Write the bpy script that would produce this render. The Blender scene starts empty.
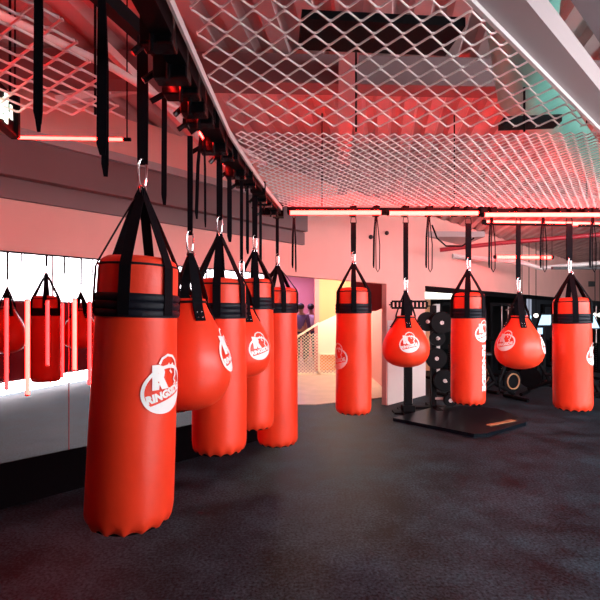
import bpy, bmesh, math, random
from mathutils import Vector, Matrix
random.seed(7)
PI = math.pi
SC = bpy.context.scene
COL = SC.collection
F = 430.0; HZ = 313.0; EYE = 1.5

# ------------------------------------------------------------------ camera
cd = bpy.data.cameras.new('camera'); cam = bpy.data.objects.new('camera', cd); COL.objects.link(cam)
cam.location = (0, 0, EYE); cam.rotation_euler = (PI/2, 0, 0)
cd.sensor_width = 36.0; cd.lens = 36.0*F/600.0; cd.shift_y = 13/600.0; cd.clip_start = 0.05
SC.camera = cam
# ------------------------------------------------------------------ world, exposure
w = bpy.data.worlds.new('world'); SC.world = w; w.use_nodes = True
w.node_tree.nodes['Background'].inputs[0].default_value = (0.55, 0.6, 0.75, 1)
w.node_tree.nodes['Background'].inputs[1].default_value = 0.3
SC.view_settings.view_transform = 'Standard'; SC.view_settings.look = 'None'
SC.view_settings.gamma = 1.0; SC.view_settings.use_curve_mapping = False
SC.view_settings.exposure = 1.05
PANE_E = 7.0       # frosted daylight panes of the front facade
TUBE_E = 42.0      # long red ceiling tubes
VTUBE_E = 22.0     # upright red tubes on the mirror wall
GLINT_E = 30.0

# ------------------------------------------------------------------ materials
def mat(name, col, rough=0.5, metal=0.0, emit=None, es=0.0, var=0.0, vscale=8.0, bump=0.0, bscale=60.0, coat=0.0, spec=0.5):
    m = bpy.data.materials.new(name); m.use_nodes = True
    nt = m.node_tree; b = nt.nodes['Principled BSDF']
    b.inputs['Base Color'].default_value = (*col, 1)
    b.inputs['Roughness'].default_value = rough; b.inputs['Metallic'].default_value = metal
    b.inputs['Specular IOR Level'].default_value = spec
    b.inputs['Coat Weight'].default_value = coat
    if emit:
        b.inputs['Emission Color'].default_value = (*emit, 1); b.inputs['Emission Strength'].default_value = es
    tc = nt.nodes.new('ShaderNodeTexCoord')
    if var > 0:
        n = nt.nodes.new('ShaderNodeTexNoise'); n.inputs['Scale'].default_value = vscale; n.inputs['Detail'].default_value = 6
        nt.links.new(tc.outputs['Object'], n.inputs['Vector'])
        r = nt.nodes.new('ShaderNodeValToRGB')
        r.color_ramp.elements[0].position = 0.3; r.color_ramp.elements[1].position = 0.72
        r.color_ramp.elements[0].color = (*[c*(1-var) for c in col], 1)
        r.color_ramp.elements[1].color = (*[min(1, c*(1+var)) for c in col], 1)
        nt.links.new(n.outputs['Fac'], r.inputs['Fac']); nt.links.new(r.outputs['Color'], b.inputs['Base Color'])
    if bump > 0:
        n = nt.nodes.new('ShaderNodeTexNoise'); n.inputs['Scale'].default_value = bscale; n.inputs['Detail'].default_value = 4
        nt.links.new(tc.outputs['Object'], n.inputs['Vector'])
        bp = nt.nodes.new('ShaderNodeBump'); bp.inputs['Strength'].default_value = bump; bp.inputs['Distance'].default_value = 0.01
        nt.links.new(n.outputs['Fac'], bp.inputs['Height']); nt.links.new(bp.outputs['Normal'], b.inputs['Normal'])
    return m

M = {}
M['vinyl'] = mat('red_vinyl', (0.88, 0.047, 0.014), 0.38, bump=0.25, bscale=9, var=0.06, vscale=5, spec=0.45)
M['vinyl_top'] = mat('red_vinyl_top', (0.86, 0.05, 0.018), 0.45, bump=0.35, bscale=22)
M['web'] = mat('black_webbing', (0.002, 0.002, 0.004), 0.8, bump=0.3, bscale=250, spec=0.1)
M['band'] = mat('black_band', (0.003, 0.004, 0.010), 0.55, bump=0.2, bscale=120, spec=0.25)
M['black'] = mat('black_metal', (0.002, 0.002, 0.003), 0.6, spec=0.1)
M['blackgloss'] = mat('black_gloss', (0.003, 0.003, 0.004), 0.25, spec=0.35)
M['steel'] = mat('chrome_steel', (0.85, 0.85, 0.85), 0.18, metal=1.0)
M['print'] = mat('white_print', (0.92, 0.88, 0.86), 0.5)
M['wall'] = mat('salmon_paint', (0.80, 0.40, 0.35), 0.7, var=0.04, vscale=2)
M['soffit'] = mat('grey_paint', (0.18, 0.105, 0.108), 0.6, var=0.06, vscale=1.5)
M['ledge'] = mat('pale_grey_paint', (0.4, 0.33, 0.33), 0.6)
M['deck'] = mat('ceiling_deck_paint', (0.50, 0.38, 0.37), 0.6, var=0.25, vscale=1.2)
M['mesh'] = mat('mesh_paint', (0.92, 0.86, 0.84), 0.4, metal=0.0)
M['pale'] = mat('pale_steel_paint', (0.62, 0.57, 0.55), 0.5)
M['greentint'] = mat('green_light_tint', (0.12, 0.42, 0.34), 0.4, var=0.2, vscale=3)  # green light above the mesh, put into a surface colour
M['dark'] = mat('dark_paint', (0.02, 0.018, 0.02), 0.6)
M['darkred'] = mat('dark_red_paint', (0.30, 0.010, 0.022), 0.5)
M['maroon'] = mat('maroon_panel', (0.30, 0.012, 0.03), 0.5)
M['tube'] = mat('red_light_tube', (1, 0.2, 0.15), 0.3, emit=(1.0, 0.0088, 0.0070), es=TUBE_E)
M['tubecore'] = mat('pale_red_tube', (1, 0.3, 0.25), 0.3, emit=(1.0, 0.014, 0.011), es=VTUBE_E)
M['tubered'] = mat('deep_red_tube', (1, 0.1, 0.1), 0.3, emit=(1.0, 0.004, 0.004), es=VTUBE_E)
M['railglint'] = mat('rail_glint', (1, 0.2, 0.15), 0.3, emit=(1.0, 0.012, 0.01), es=GLINT_E)  # glowing colour for the red glints on shiny rail parts
M['pane'] = mat('daylight_pane', (0.9, 0.9, 0.9), 0.4, emit=(0.93, 0.96, 1.0), es=PANE_E)
M['panelow'] = mat('low_daylight_pane', (0.9, 0.9, 0.9), 0.4, emit=(0.93, 0.96, 1.0), es=11)
M['mirror'] = mat('mirror_glass', (0.60, 0.54, 0.56), 0.015, metal=1.0)
M['orange'] = mat('orange_paint', (0.85, 0.42, 0.20), 0.6)
M['cream'] = mat('cream_panel', (0.9, 0.82, 0.62), 0.5)
M['pinkwall'] = mat('pink_paint', (0.70, 0.28, 0.27), 0.6)
M['woodfloor'] = mat('pale_wood_floor', (0.42, 0.28, 0.22), 0.35, var=0.15, vscale=3)
M['tan'] = mat('tan_rubber', (0.40, 0.22, 0.10), 0.5)
M['screen'] = mat('blue_screen', (0.1, 0.2, 0.3), 0.3, emit=(0.35, 0.6, 0.85), es=0.9)
M['whitelight'] = mat('white_light', (0.9, 0.9, 0.8), 0.4, emit=(1.0, 0.95, 0.82), es=1.3)
M['warmlight'] = mat('warm_light', (0.9, 0.9, 0.8), 0.4, emit=(1.0, 0.84, 0.68), es=28)
M['purplelight'] = mat('purple_light', (0.9, 0.9, 0.8), 0.4, emit=(0.8, 0.5, 1.0), es=14)
M['glyph'] = mat('green_white_glyph', (0.8, 1, 0.9), 0.4, emit=(0.72, 1.0, 0.84), es=0.8)
M['skin'] = mat('skin', (0.45, 0.24, 0.17), 0.6)
M['hair'] = mat('dark_hair', (0.02, 0.015, 0.012), 0.6)
M['shirtw'] = mat('white_shirt', (0.75, 0.72, 0.85), 0.7)
M['shirtp'] = mat('purple_jacket', (0.16, 0.10, 0.26), 0.7)
M['trousers'] = mat('dark_trousers', (0.03, 0.03, 0.05), 0.7)

def floor_material():
    m = bpy.data.materials.new('black_rubber_floor'); m.use_nodes = True
    nt = m.node_tree; b = nt.nodes['Principled BSDF']; L = nt.links.new
    tc = nt.nodes.new('ShaderNodeTexCoord')
    def noise(s, d, rough=0.6):
        n = nt.nodes.new('ShaderNodeTexNoise'); n.inputs['Scale'].default_value = s; n.inputs['Detail'].default_value = d
        n.inputs['Roughness'].default_value = rough
        L(tc.outputs['Object'], n.inputs['Vector']); return n
    a = noise(2.2, 8, 0.65); c = noise(55, 3); e = noise(0.5, 2)
    mx = nt.nodes.new('ShaderNodeMath'); mx.operation = 'MULTIPLY'; L(a.outputs['Fac'], mx.inputs[0]); L(c.outputs['Fac'], mx.inputs[1])
    r = nt.nodes.new('ShaderNodeValToRGB')
    r.color_ramp.elements[0].position = 0.17; r.color_ramp.elements[0].color = (0.0012, 0.003, 0.005, 1)
    r.color_ramp.elements[1].position = 0.37; r.color_ramp.elements[1].color = (0.030, 0.064, 0.084, 1)
    L(mx.outputs[0], r.inputs['Fac']); L(r.outputs['Color'], b.inputs['Base Color'])
    rr = nt.nodes.new('ShaderNodeMapRange'); rr.inputs['To Min'].default_value = 0.42; rr.inputs['To Max'].default_value = 0.75
    L(a.outputs['Fac'], rr.inputs['Value']); L(rr.outputs[0], b.inputs['Roughness'])
    b.inputs['Specular IOR Level'].default_value = 0.10
    bp = nt.nodes.new('ShaderNodeBump'); bp.inputs['Strength'].default_value = 0.35; bp.inputs['Distance'].default_value = 0.004
    L(c.outputs['Fac'], bp.inputs['Height']); L(bp.outputs['Normal'], b.inputs['Normal'])
    return m
M['floor'] = floor_material()

# ------------------------------------------------------------------ helpers
def P(px, py, d): return Vector(((px-300)/F*d, d, EYE+(HZ-py)/F*d))
def X(px, d): return (px-300)/F*d
def Z(py, d): return EYE+(HZ-py)/F*d

def link(name, bm, m, parent=None, smooth=False, kind=None):
    me = bpy.data.meshes.new(name)
    bmesh.ops.recalc_face_normals(bm, faces=bm.faces)
    bm.to_mesh(me); bm.free()
    if isinstance(m, str): m = M[m]
    me.materials.append(m)
    if smooth:
        for p in me.polygons: p.use_smooth = True
        try: me.set_sharp_from_angle(angle=math.radians(40))
        except Exception: pass
    o = bpy.data.objects.new(name, me); COL.objects.link(o)
    if parent: o.parent = parent
    if kind: o['kind'] = kind
    return o
def tag(o, label, cat, group=None):
    o['label'] = label; o['category'] = cat
    if group: o['group'] = group
    return o
def thing(name, loc, label, cat, group=None, rz=0):
    o = bpy.data.objects.new(name, None); COL.objects.link(o); o.location = loc; o.rotation_euler = (0, 0, rz)
    o.empty_display_size = 0.1
    return tag(o, label, cat, group)
def dup(root, loc, rz, label, group=None):
    r = root.copy(); COL.objects.link(r); r.location = loc; r.rotation_euler = (0, 0, rz); r['label'] = label
    if group: r['group'] = group
    for ch in list(root.children):
        c = ch.copy(); COL.objects.link(c); c.parent = r
        for g in list(ch.children):
            d = g.copy(); COL.objects.link(d); d.parent = c
    return r

def box(bm, x0, x1, y0, y1, z0, z1, fr=None, bev=0.0):
    vs = [Vector((x, y, z)) for x in (x0, x1) for y in (y0, y1) for z in (z0, z1)]
    if fr: vs = [fr(v) for v in vs]
    v = [bm.verts.new(p) for p in vs]
    fs = [bm.faces.new([v[i] for i in q]) for q in ((0,1,3,2),(4,6,7,5),(0,4,5,1),(2,3,7,6),(0,2,6,4),(1,5,7,3))]
    if bev > 0:
        es = list({e for f in fs for e in f.edges})
        bmesh.ops.bevel(bm, geom=es, offset=bev, segments=2, profile=0.5, affect='EDGES')
    return bm
def bar(bm, a, b, wd, ht, up=Vector((0,0,1))):
    a = Vector(a); b = Vector(b); d = (b-a).normalized()
    s = d.cross(up)
    if s.length < 1e-4: s = Vector((1,0,0))
    s.normalize(); u = s.cross(d).normalized()
    q = []
    for p in (a, b):
        q.append([bm.verts.new(p + s*i*wd/2 + u*j*ht/2) for i, j in ((-1,-1),(1,-1),(1,1),(-1,1))])
    for i in range(4): bm.faces.new((q[0][i], q[0][(i+1)%4], q[1][(i+1)%4], q[1][i]))
    bm.faces.new(q[0][::-1]); bm.faces.new(q[1])
def tube(bm, pts, r, n=8, closed=False, cap=True):
    pts = [Vector(p) for p in pts]; N = len(pts); rings = []
    prev = None
    for i, p in enumerate(pts):
        if closed: d = (pts[(i+1)%N]-pts[i-1]).normalized()
        else: d = (pts[min(i+1,N-1)]-pts[max(i-1,0)]).normalized()
        if prev is None:
            a = Vector((0,0,1)) if abs(d.z) < 0.9 else Vector((1,0,0))
            s = d.cross(a).normalized()
        else:
            s = (prev - d*prev.dot(d)).normalized()
        prev = s; u = s.cross(d)
        rr = r[i] if isinstance(r, (list, tuple)) else r
        rings.append([bm.verts.new(p + (s*math.cos(t)+u*math.sin(t))*rr) for t in [2*PI*k/n for k in range(n)]])
    for i in range(N if closed else N-1):
        A, B = rings[i], rings[(i+1)%N]
        for k in range(n): bm.faces.new((A[k], A[(k+1)%n], B[(k+1)%n], B[k]))
    if cap and not closed:
        bm.faces.new(rings[0][::-1]); bm.faces.new(rings[-1])
def lathe(bm, prof, n=48, fn=None, capb=False, capt=False):
    rings = []
    for (r, z) in prof:
        ring = []
        for k in range(n):
            t = 2*PI*k/n
            rr, zz = (fn(r, z, t) if fn else (r, z))
            ring.append(bm.verts.new((rr*math.cos(t), rr*math.sin(t), zz)))
        rings.append(ring)
    for i in range(len(rings)-1):
        for k in range(n): bm.faces.new((rings[i][k], rings[i][(k+1)%n], rings[i+1][(k+1)%n], rings[i+1][k]))
    if capb: bm.faces.new(rings[0][::-1])
    if capt: bm.faces.new(rings[-1])
def ribbon(bm, pts, wdirs, width, th):
    """flat strap following pts; wdirs are the across directions"""
    q = []
    N = len(pts)
    for i, p in enumerate(pts):
        p = Vector(p); d = (Vector(pts[min(i+1,N-1)])-Vector(pts[max(i-1,0)])).normalized()
        s = Vector(wdirs[i]).normalized(); nrm = s.cross(d).normalized()
        w_ = width[i] if isinstance(width, (list, tuple)) else width
        q.append([bm.verts.new(p+s*a*w_/2+nrm*b*th/2) for a, b in ((-1,-1),(1,-1),(1,1),(-1,1))])
    for i in range(N-1):
        for k in range(4): bm.faces.new((q[i][k], q[i][(k+1)%4], q[i+1][(k+1)%4], q[i+1][k]))
    bm.faces.new(q[0][::-1]); bm.faces.new(q[-1])

# ------------------------------------------------------------------ wall frame: runs away to the right at 45 degrees
U = Vector((0.7099, 0.7043, 0)); NW = Vector((-0.7043, 0.7099, 0)); W0 = Vector((0, 5.59, 0))
def WF(v): return W0 + U*v.x + NW*v.y + Vector((0,0,v.z))
def S(px):
    k = (px-300)/F; d = 5.59/(1-0.992*k); return k*d/0.7099
def mirrored(p):
    p = Vector(p); q = p - W0; dist = q.x*NW.x + q.y*NW.y
    return p - NW*2*dist
HEAD = 1.975

bm = bmesh.new(); bmesh.ops.create_grid(bm, x_segments=1, y_segments=1, size=1)
for v in bm.verts: v.co = Vector((v.co.x*26, v.co.y*26+8, 0))
link('floor', bm, 'floor', kind='structure')

# ceiling: corrugated deck
bm = bmesh.new()
q = Vector((0.187, 0.982, 0)); pp = Vector((0.982, -0.187, 0)); c0 = Vector((1, 6, 0))
prof = []; x = -16.0; i = 0
while x < 18:
    prof += [(x, 3.30), (x+0.10, 3.30), (x+0.13, 3.36), (x+0.20, 3.36), (x+0.23, 3.30)]; x += 0.23
rows = [[bm.verts.new(c0+pp*a+q*t+Vector((0,0,z))) for a, z in prof] for t in (-14, 24)]
for i in range(len(prof)-1): bm.faces.new((rows[0][i], rows[0][i+1], rows[1][i+1], rows[1][i]))
link('ceiling', bm, 'deck', kind='structure')

S1a, S1b, S2a, S2b = -0.35, S(386.5), S(425), 20.0
bm = bmesh.new()
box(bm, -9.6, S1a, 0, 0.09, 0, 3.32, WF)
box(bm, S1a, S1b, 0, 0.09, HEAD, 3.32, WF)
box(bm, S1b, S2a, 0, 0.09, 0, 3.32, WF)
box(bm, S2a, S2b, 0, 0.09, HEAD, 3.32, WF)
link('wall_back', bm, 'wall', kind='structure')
bm = bmesh.new(); box(bm, -9.5, S(302), -0.05, 0.0, 2.385, 2.54, WF); link('trim_1', bm, 'soffit', kind='structure')
bm = bmesh.new(); box(bm, -9.5, S(300), -0.14, 0.0, 2.54, 2.83, WF); link('trim_2', bm, 'soffit', kind='structure')
bm = bmesh.new(); box(bm, -9.5, S(300), -0.18, 0.0, 2.83, 2.90, WF); link('trim_3', bm, 'ledge', kind='structure')
bm = bmesh.new(); box(bm, -9.5, S1a, -0.03, -0.002, 0.0, 0.345, WF); link('baseboard_back', bm, mat('matt_black', (0.004, 0.003, 0.004), 0.9, spec=0.0), kind='structure')
bm = bmesh.new(); box(bm, S2a, S2b, -0.03, -0.001, HEAD-0.09, HEAD+0.02, WF); link('trim_4', bm, 'black', kind='structure')
# mirror panes
sm = S(68)
for a, b, lab in ((-9.4, sm-0.004, 'wide wall mirror pane left of the thin red joint, reflecting red tubes and bags'),
                  (sm+0.004, -0.5, 'wall mirror pane right of the thin joint, running behind the nearest red bag')):
    t = thing('wall_mirror', WF(Vector(((a+b)/2, 0, 0.35))), lab, 'mirror')
    inv = Matrix.Translation(-t.location)
    bm = bmesh.new(); box(bm, a, b, -0.022, -0.002, 0.35, HEAD-0.01, WF); bm.transform(inv); link('glass', bm, 'mirror', t)
    bm = bmesh.new(); box(bm, a, b, -0.028, -0.002, HEAD-0.009, HEAD+0.004, WF); bm.transform(inv); link('top_rail', bm, 'black', t)
bm = bmesh.new(); box(bm, sm-0.003, sm+0.003, -0.026, -0.003, 0.35, HEAD-0.01, WF); link('trim_5', bm, 'darkred', kind='structure')

# front facade (seen in the mirror): bright panes high up, red tubes, pale low panes
FA = Vector((2.05, 0.21, 0)); FD = Vector((0.9456, 0.3253, 0)); FN = Vector((-0.3253, 0.9456, 0))
def FF(v): return FA + FD*v.x + FN*v.y + Vector((0,0,v.z))
bm = bmesh.new()
box(bm, -12.2, 13.5, -0.25, -0.05, 0.24, 1.72, FF)
box(bm, -12.2, 13.5, -0.25, -0.05, 3.15, 3.32, FF)
box(bm, -12.2, -0.4, -0.25, -0.05, 0, 3.32, FF)
link('wall_front', bm, 'darkred', kind='structure')
x = -0.4; k = 1
while x < 10.5:
    bm = bmesh.new(); box(bm, x+0.02, x+1.48, -0.16, -0.10, 1.74, 3.13, FF)
    link('window_%d' % k, bm, 'pane', kind='structure'); k += 1
    bm = bmesh.new(); box(bm, x-0.02, x+0.02, -0.2, -0.04, 1.72, 3.15, FF)
    link('trim_%d' % (10+k), bm, 'pale', kind='structure')
    x += 1.5
bm = bmesh.new(); box(bm, -0.4, 10.5, -0.16, -0.08, 0.02, 0.22, FF); link('window_20', bm, 'panelow', kind='structure')
# side walls closing the room out of view
bm = bmesh.new(); box(bm, 14.0, 14.2, 3.8, 26, 0, 3.32); link('wall_right', bm, 'dark', kind='structure')
# upright red tubes standing off the mirror: (px, bottom y, top y, radius)
TB = ((7, 390, 298, 0.010), (28, 396, 299, 0.013), (48, 366, 300, 0.010), (63, 378, 303, 0.006), (75, 371, 298, 0.013), (90, 385, 301, 0.011))
for i, (px, pb, pt, rr) in enumerate(TB):
    p = WF(Vector((S(px)*1.0, -0.045, 0))); p.x = X(px, p.y)
    zb_, zt_ = Z(pb, p.y), Z(pt, p.y)
    lab = 'upright red light tube on the mirror, ' + ['leftmost of the row', 'second from the left and the longest', 'third from the left and short', 'fourth from the left, thin', 'fifth from the left, at the joint', 'rightmost, beside the nearest bag'][i]
    t = thing('light_tube', (p.x, p.y, zb_), lab, 'light', 'upright red tubes on the mirror')
    bm = bmesh.new(); tube(bm, [(0,0,0.012), (0,0,zt_-zb_-0.012)], rr, 10); link('tube', bm, 'tubecore' if px in (28, 75) else 'tubered', t)
    for zz in (0, zt_-zb_-0.012):
        bm = bmesh.new(); tube(bm, [(0,0,zz), (0,0,zz+0.012)], rr*1.15, 10); bar(bm, (0,0,zz+0.006), tuple(NW*0.022+Vector((0,0,zz+0.006))), 0.008, 0.008); link('end_cap', bm, 'pale', t)

bm = bmesh.new(); box(bm, S1b+0.02, S2a, -0.012, 0.0, 0, 1.38, WF); link('trim_40', bm, mat('pillar_light_tint', (0.78, 0.70, 0.66), 0.6), kind='structure')  # whiter colour holds the white light falling on the lower pillar
# ------------------------------------------------------------------ room behind opening one (corridor)
bm = bmesh.new()
box(bm, -4.0, 3.3, 7.0, 14.5, 0.0, 0.012)
bm2 = bmesh.new()
# clip floor to beyond the wall line
vs = [Vector((0.25, 7.0, 0.012)), WF(Vector((S2a-0.1, 0.18, 0.012))), Vector((2.6, 14.5, 0.012)), Vector((-4, 14.5, 0.012)), Vector((-4, 7.0, 0.012))]
lo = [bm2.verts.new(Vector((v.x, v.y, 0.0))) for v in vs]; hi = [bm2.verts.new(v) for v in vs]
bm2.faces.new(hi); bm2.faces.new(lo[::-1])
for i in range(5): bm2.faces.new((lo[i], lo[(i+1)%5], hi[(i+1)%5], hi[i]))
bm.free()
link('floor_corridor', bm2, 'woodfloor', kind='structure')
DB = 11.2
bm = bmesh.new(); box(bm, X(319, DB), 3.4, DB, DB+0.15, 0, 3.0); link('wall_corridor', bm, 'orange', kind='structure')
bm = bmesh.new(); box(bm, X(280, 14.5), X(319, 14.5)+0.6, 14.5, 14.65, 0, 3.0); link('wall_far', bm, 'pinkwall', kind='structure')
bm = bmesh.new(); box(bm, -4.0, 3.4, 7.9, 15, 2.9, 3.0); 
link('ceiling_corridor', bm, 'ledge', kind='structure')
bm = bmesh.new(); box(bm, -4.1, -4.0, 5.0, 15, 0, 3.0); link('wall_corridor_left', bm, 'pinkwall', kind='structure')
# wall between corridor and gym
bm = bmesh.new(); a = WF(Vector((S(404), 0.18, 0)))
box(bm, a.x, a.x+0.15, a.y, 15, 0, 3.32); link('wall_middle', bm, 'pinkwall', kind='structure')
# corridor orange end post
bm = bmesh.new(); box(bm, X(314.5, DB), X(319, DB), DB-0.1, DB+0.15, 0, 3.0); link('trim_30', bm, 'pinkwall', kind='structure')
# ceiling lamps in the corridor (real lamps)
for (x, y, m_, lab) in ((0.9, 9.6, 'warmlight', 'warm ceiling lamp over the stair landing through the open doorway'), (-0.4, 13.0, 'purplelight', 'violet ceiling lamp in the far room through the doorway')):
    t = thing('ceiling_lamp', (x, y, 2.9), lab, 'light')
    bm = bmesh.new(); box(bm, -0.5, 0.5, -0.5, 0.5, -0.03, 0.0); link('housing', bm, 'pale', t)
    bm = bmesh.new(); box(bm, -0.46, 0.46, -0.46, 0.46, -0.045, -0.03); link('diffuser', bm, m_, t)
# stair guard with perforated mesh
DG = 10.3
t = thing('stair_guard', (X(345, DG), DG, 0.0), 'cream stair guard with perforated metal mesh beyond the doorway', 'railing')
def gp(px, py): return Vector((X(px, DG)-X(345, DG), 0, Z(py, DG)))
bm = bmesh.new()
poly = [gp(319, 353), gp(319, 323), gp(345, 311), gp(402, 300), gp(402, 356), gp(345, 355)]
for y_, flip in ((0.0, 0), (0.06, 1)):
    vs = [bm.verts.new(p+Vector((0, y_, 0))) for p in poly]; bm.faces.new(vs)
bm.verts.ensure_lookup_table()
for i in range(6): bm.faces.new([bm.verts[i], bm.verts[(i+1)%6], bm.verts[6+(i+1)%6], bm.verts[6+i]])
link('panel', bm, 'cream', t)
bm = bmesh.new(); bar(bm, gp(292, 340), gp(319, 323), 0.06, 0.05); bar(bm, gp(319, 324), gp(319, 374.5), 0.05, 0.05); bar(bm, gp(292, 374), gp(402, 374), 0.05, 0.05); bar(bm, gp(319,354), gp(402,356), 0.05, 0.04)
bar(bm, gp(292, 340), gp(292, 374.5), 0.05, 0.05); bar(bm, gp(402, 356), gp(402, 374.5), 0.05, 0.05)
link('frame', bm, 'cream', t)
bm = bmesh.new()
cx, cz = 0.085, 0.075
for j in range(26):
    z0 = 0.03 + j*cz/2
    xx = gp(292, 0).x
    k = 0
    while xx < gp(402, 0).x - 0.02:
        x1 = xx+cx/2
        za = z0 + (cz/2 if (k+j) % 2 else 0); zb = z0 + (0 if (k+j) % 2 else cz/2)
        pxm = 345 + (xx)/DG*F + 0
        top = Z(354, DG) if pxm > 319 else Z(340 + (pxm-292)*(-17/27.0), DG)
        if max(za, zb) < top: bar(bm, (xx, 0.03, za), (x1, 0.03, zb), 0.012, 0.016, Vector((0,1,0)))
        xx = x1; k += 1
link('perforated_mesh', bm, 'cream', t)
# maroon panel hanging under the header
t = thing('hanging_banner', (X(372, 8.6), 8.6, Z(311, 8.6)), 'maroon hanging banner with rounded corner under the doorway header', 'banner')
bm = bmesh.new()
pts = [(-0.42, 0.05), (-0.3, 0.0), (0.08, 0.0), (0.22, 0.06), (0.30, 0.2), (0.32, 0.62), (-0.42, 0.62)]
for y_ in (0, 0.04): bm.faces.new([bm.verts.new((a, y_, b)) for a, b in pts])
bm.verts.ensure_lookup_table()
for i in range(7): bm.faces.new([bm.verts[i], bm.verts[(i+1)%7], bm.verts[7+(i+1)%7], bm.verts[7+i]])
link('board', bm, 'maroon', t)
bm = bmesh.new(); 
for x in (-0.3, 0.2): tube(bm, [(x, 0.02, 0.6), (x, 0.02, 2.9-t.location.z)], 0.008, 6)
link('rod', bm, 'black', t)

# people far beyond the doorway
def person(loc, rz, label, top_m, arm):
    t = thing('person', loc, label, 'person', None, rz)
    def skin(name, V, E, R, m, sub=1, parent=None, root=0):
        me = bpy.data.meshes.new(name); me.from_pydata(V, E, []); me.materials.append(M[m])
        o = bpy.data.objects.new(name, me); COL.objects.link(o); o.parent = parent or t
        md = o.modifiers.new('skin', 'SKIN'); md.use_smooth_shade = True
        for i, r in enumerate(R): me.skin_vertices[0].data[i].radius = (r, r); me.skin_vertices[0].data[i].use_root = (i == root)
        s = o.modifiers.new('sub', 'SUBSURF'); s.levels = sub; s.render_levels = sub
        return o
    # continuous body
    def make_me(name, V, E, R, m):
        me = bpy.data.meshes.new(name); me.from_pydata(V, E, [])
        o = bpy.data.objects.new(name, me); COL.objects.link(o); o.parent = t
        me.materials.append(M[m])
        md = o.modifiers.new('skin', 'SKIN'); md.use_smooth_shade = True
        if not me.skin_vertices:
            bm_ = bmesh.new(); bm_.from_mesh(me); bm_.verts.layers.skin.verify(); bm_.to_mesh(me); bm_.free()
        for i, r in enumerate(R):
            rr = r if isinstance(r, tuple) else (r, r)
            me.skin_vertices[0].data[i].radius = rr; me.skin_vertices[0].data[i].use_root = (i == 0)
        s = o.modifiers.new('sub', 'SUBSURF'); s.levels = 1; s.render_levels = 1
        return o
    ax = arm
    V = [(0,0,0.95),(0,0,1.15),(0,0,1.38),(0,0,1.48),(0,0.0,1.58),(0,0.01,1.68),
         (-0.18,0,1.40),(-0.24,ax*0.06,1.12),(-0.20,ax*0.24,1.05),(-0.18,ax*0.30,1.04),
         (0.18,0,1.40),(0.25,0,1.12),(0.25,0.06,0.88),(0.25,0.08,0.80),
         (-0.10,0,0.88),(-0.11,0.02,0.48),(-0.11,0,0.09),(-0.11,0.13,0.04),
         (0.10,0,0.88),(0.12,0.02,0.48),(0.12,0,0.09),(0.13,0.13,0.04)]
    E = [(0,1),(1,2),(2,3),(3,4),(4,5),(2,6),(6,7),(7,8),(8,9),(2,10),(10,11),(11,12),(12,13),(0,14),(14,15),(15,16),(16,17),(0,18),(18,19),(19,20),(20,21)]
    R = [0.13,0.13,0.15,0.055,0.085,0.08,0.065,0.045,0.035,0.03,0.065,0.045,0.035,0.03,0.09,0.06,0.045,0.04,0.09,0.06,0.045,0.04]
    make_me('body', V, E, R, 'skin')
    V2 = [(0,0,0.92),(0,0,1.15),(0,0,1.39),(-0.19,0,1.40),(-0.245,ax*0.06,1.12),(-0.22,ax*0.18,1.07),(0.19,0,1.40),(0.255,0,1.12),(0.255,0.05,0.95)]
    make_me('shirt', V2, [(0,1),(1,2),(2,3),(3,4),(4,5),(2,6),(6,7),(7,8)], [0.145,0.15,0.165,0.08,0.06,0.05,0.08,0.06,0.05], top_m)
    V3 = [(0,0,0.93),(-0.10,0,0.86),(-0.11,0.02,0.48),(-0.11,0,0.12),(0.10,0,0.86),(0.12,0.02,0.48),(0.12,0,0.12)]
    make_me('trousers', V3, [(0,1),(1,2),(2,3),(0,4),(4,5),(5,6)], [0.14,0.105,0.075,0.06,0.105,0.075,0.06], 'trousers')
    bm = bmesh.new(); bmesh.ops.create_uvsphere(bm, u_segments=16, v_segments=10, radius=0.105)
    for v in bm.verts: v.co = Vector((v.co.x, v.co.y*1.1-0.02, v.co.z*0.95+1.68))
    link('hair', bm, 'hair', t, True)
person((X(310.5, 13.2), 13.2, 0.012), 0.3, 'person in a pale lilac shirt standing beyond the stair guard', 'shirtw', 1)
person((X(301, 12.6), 12.6, 0.012), -0.4, 'person in a dark purple jacket beside the one in lilac', 'shirtp', 1)

# ------------------------------------------------------------------ gym behind opening two
bm = bmesh.new(); box(bm, 7.7, S2b+3, 4.5, 4.7, 0, 3.3, WF); link('wall_gym', bm, 'dark', kind='structure')

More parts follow.
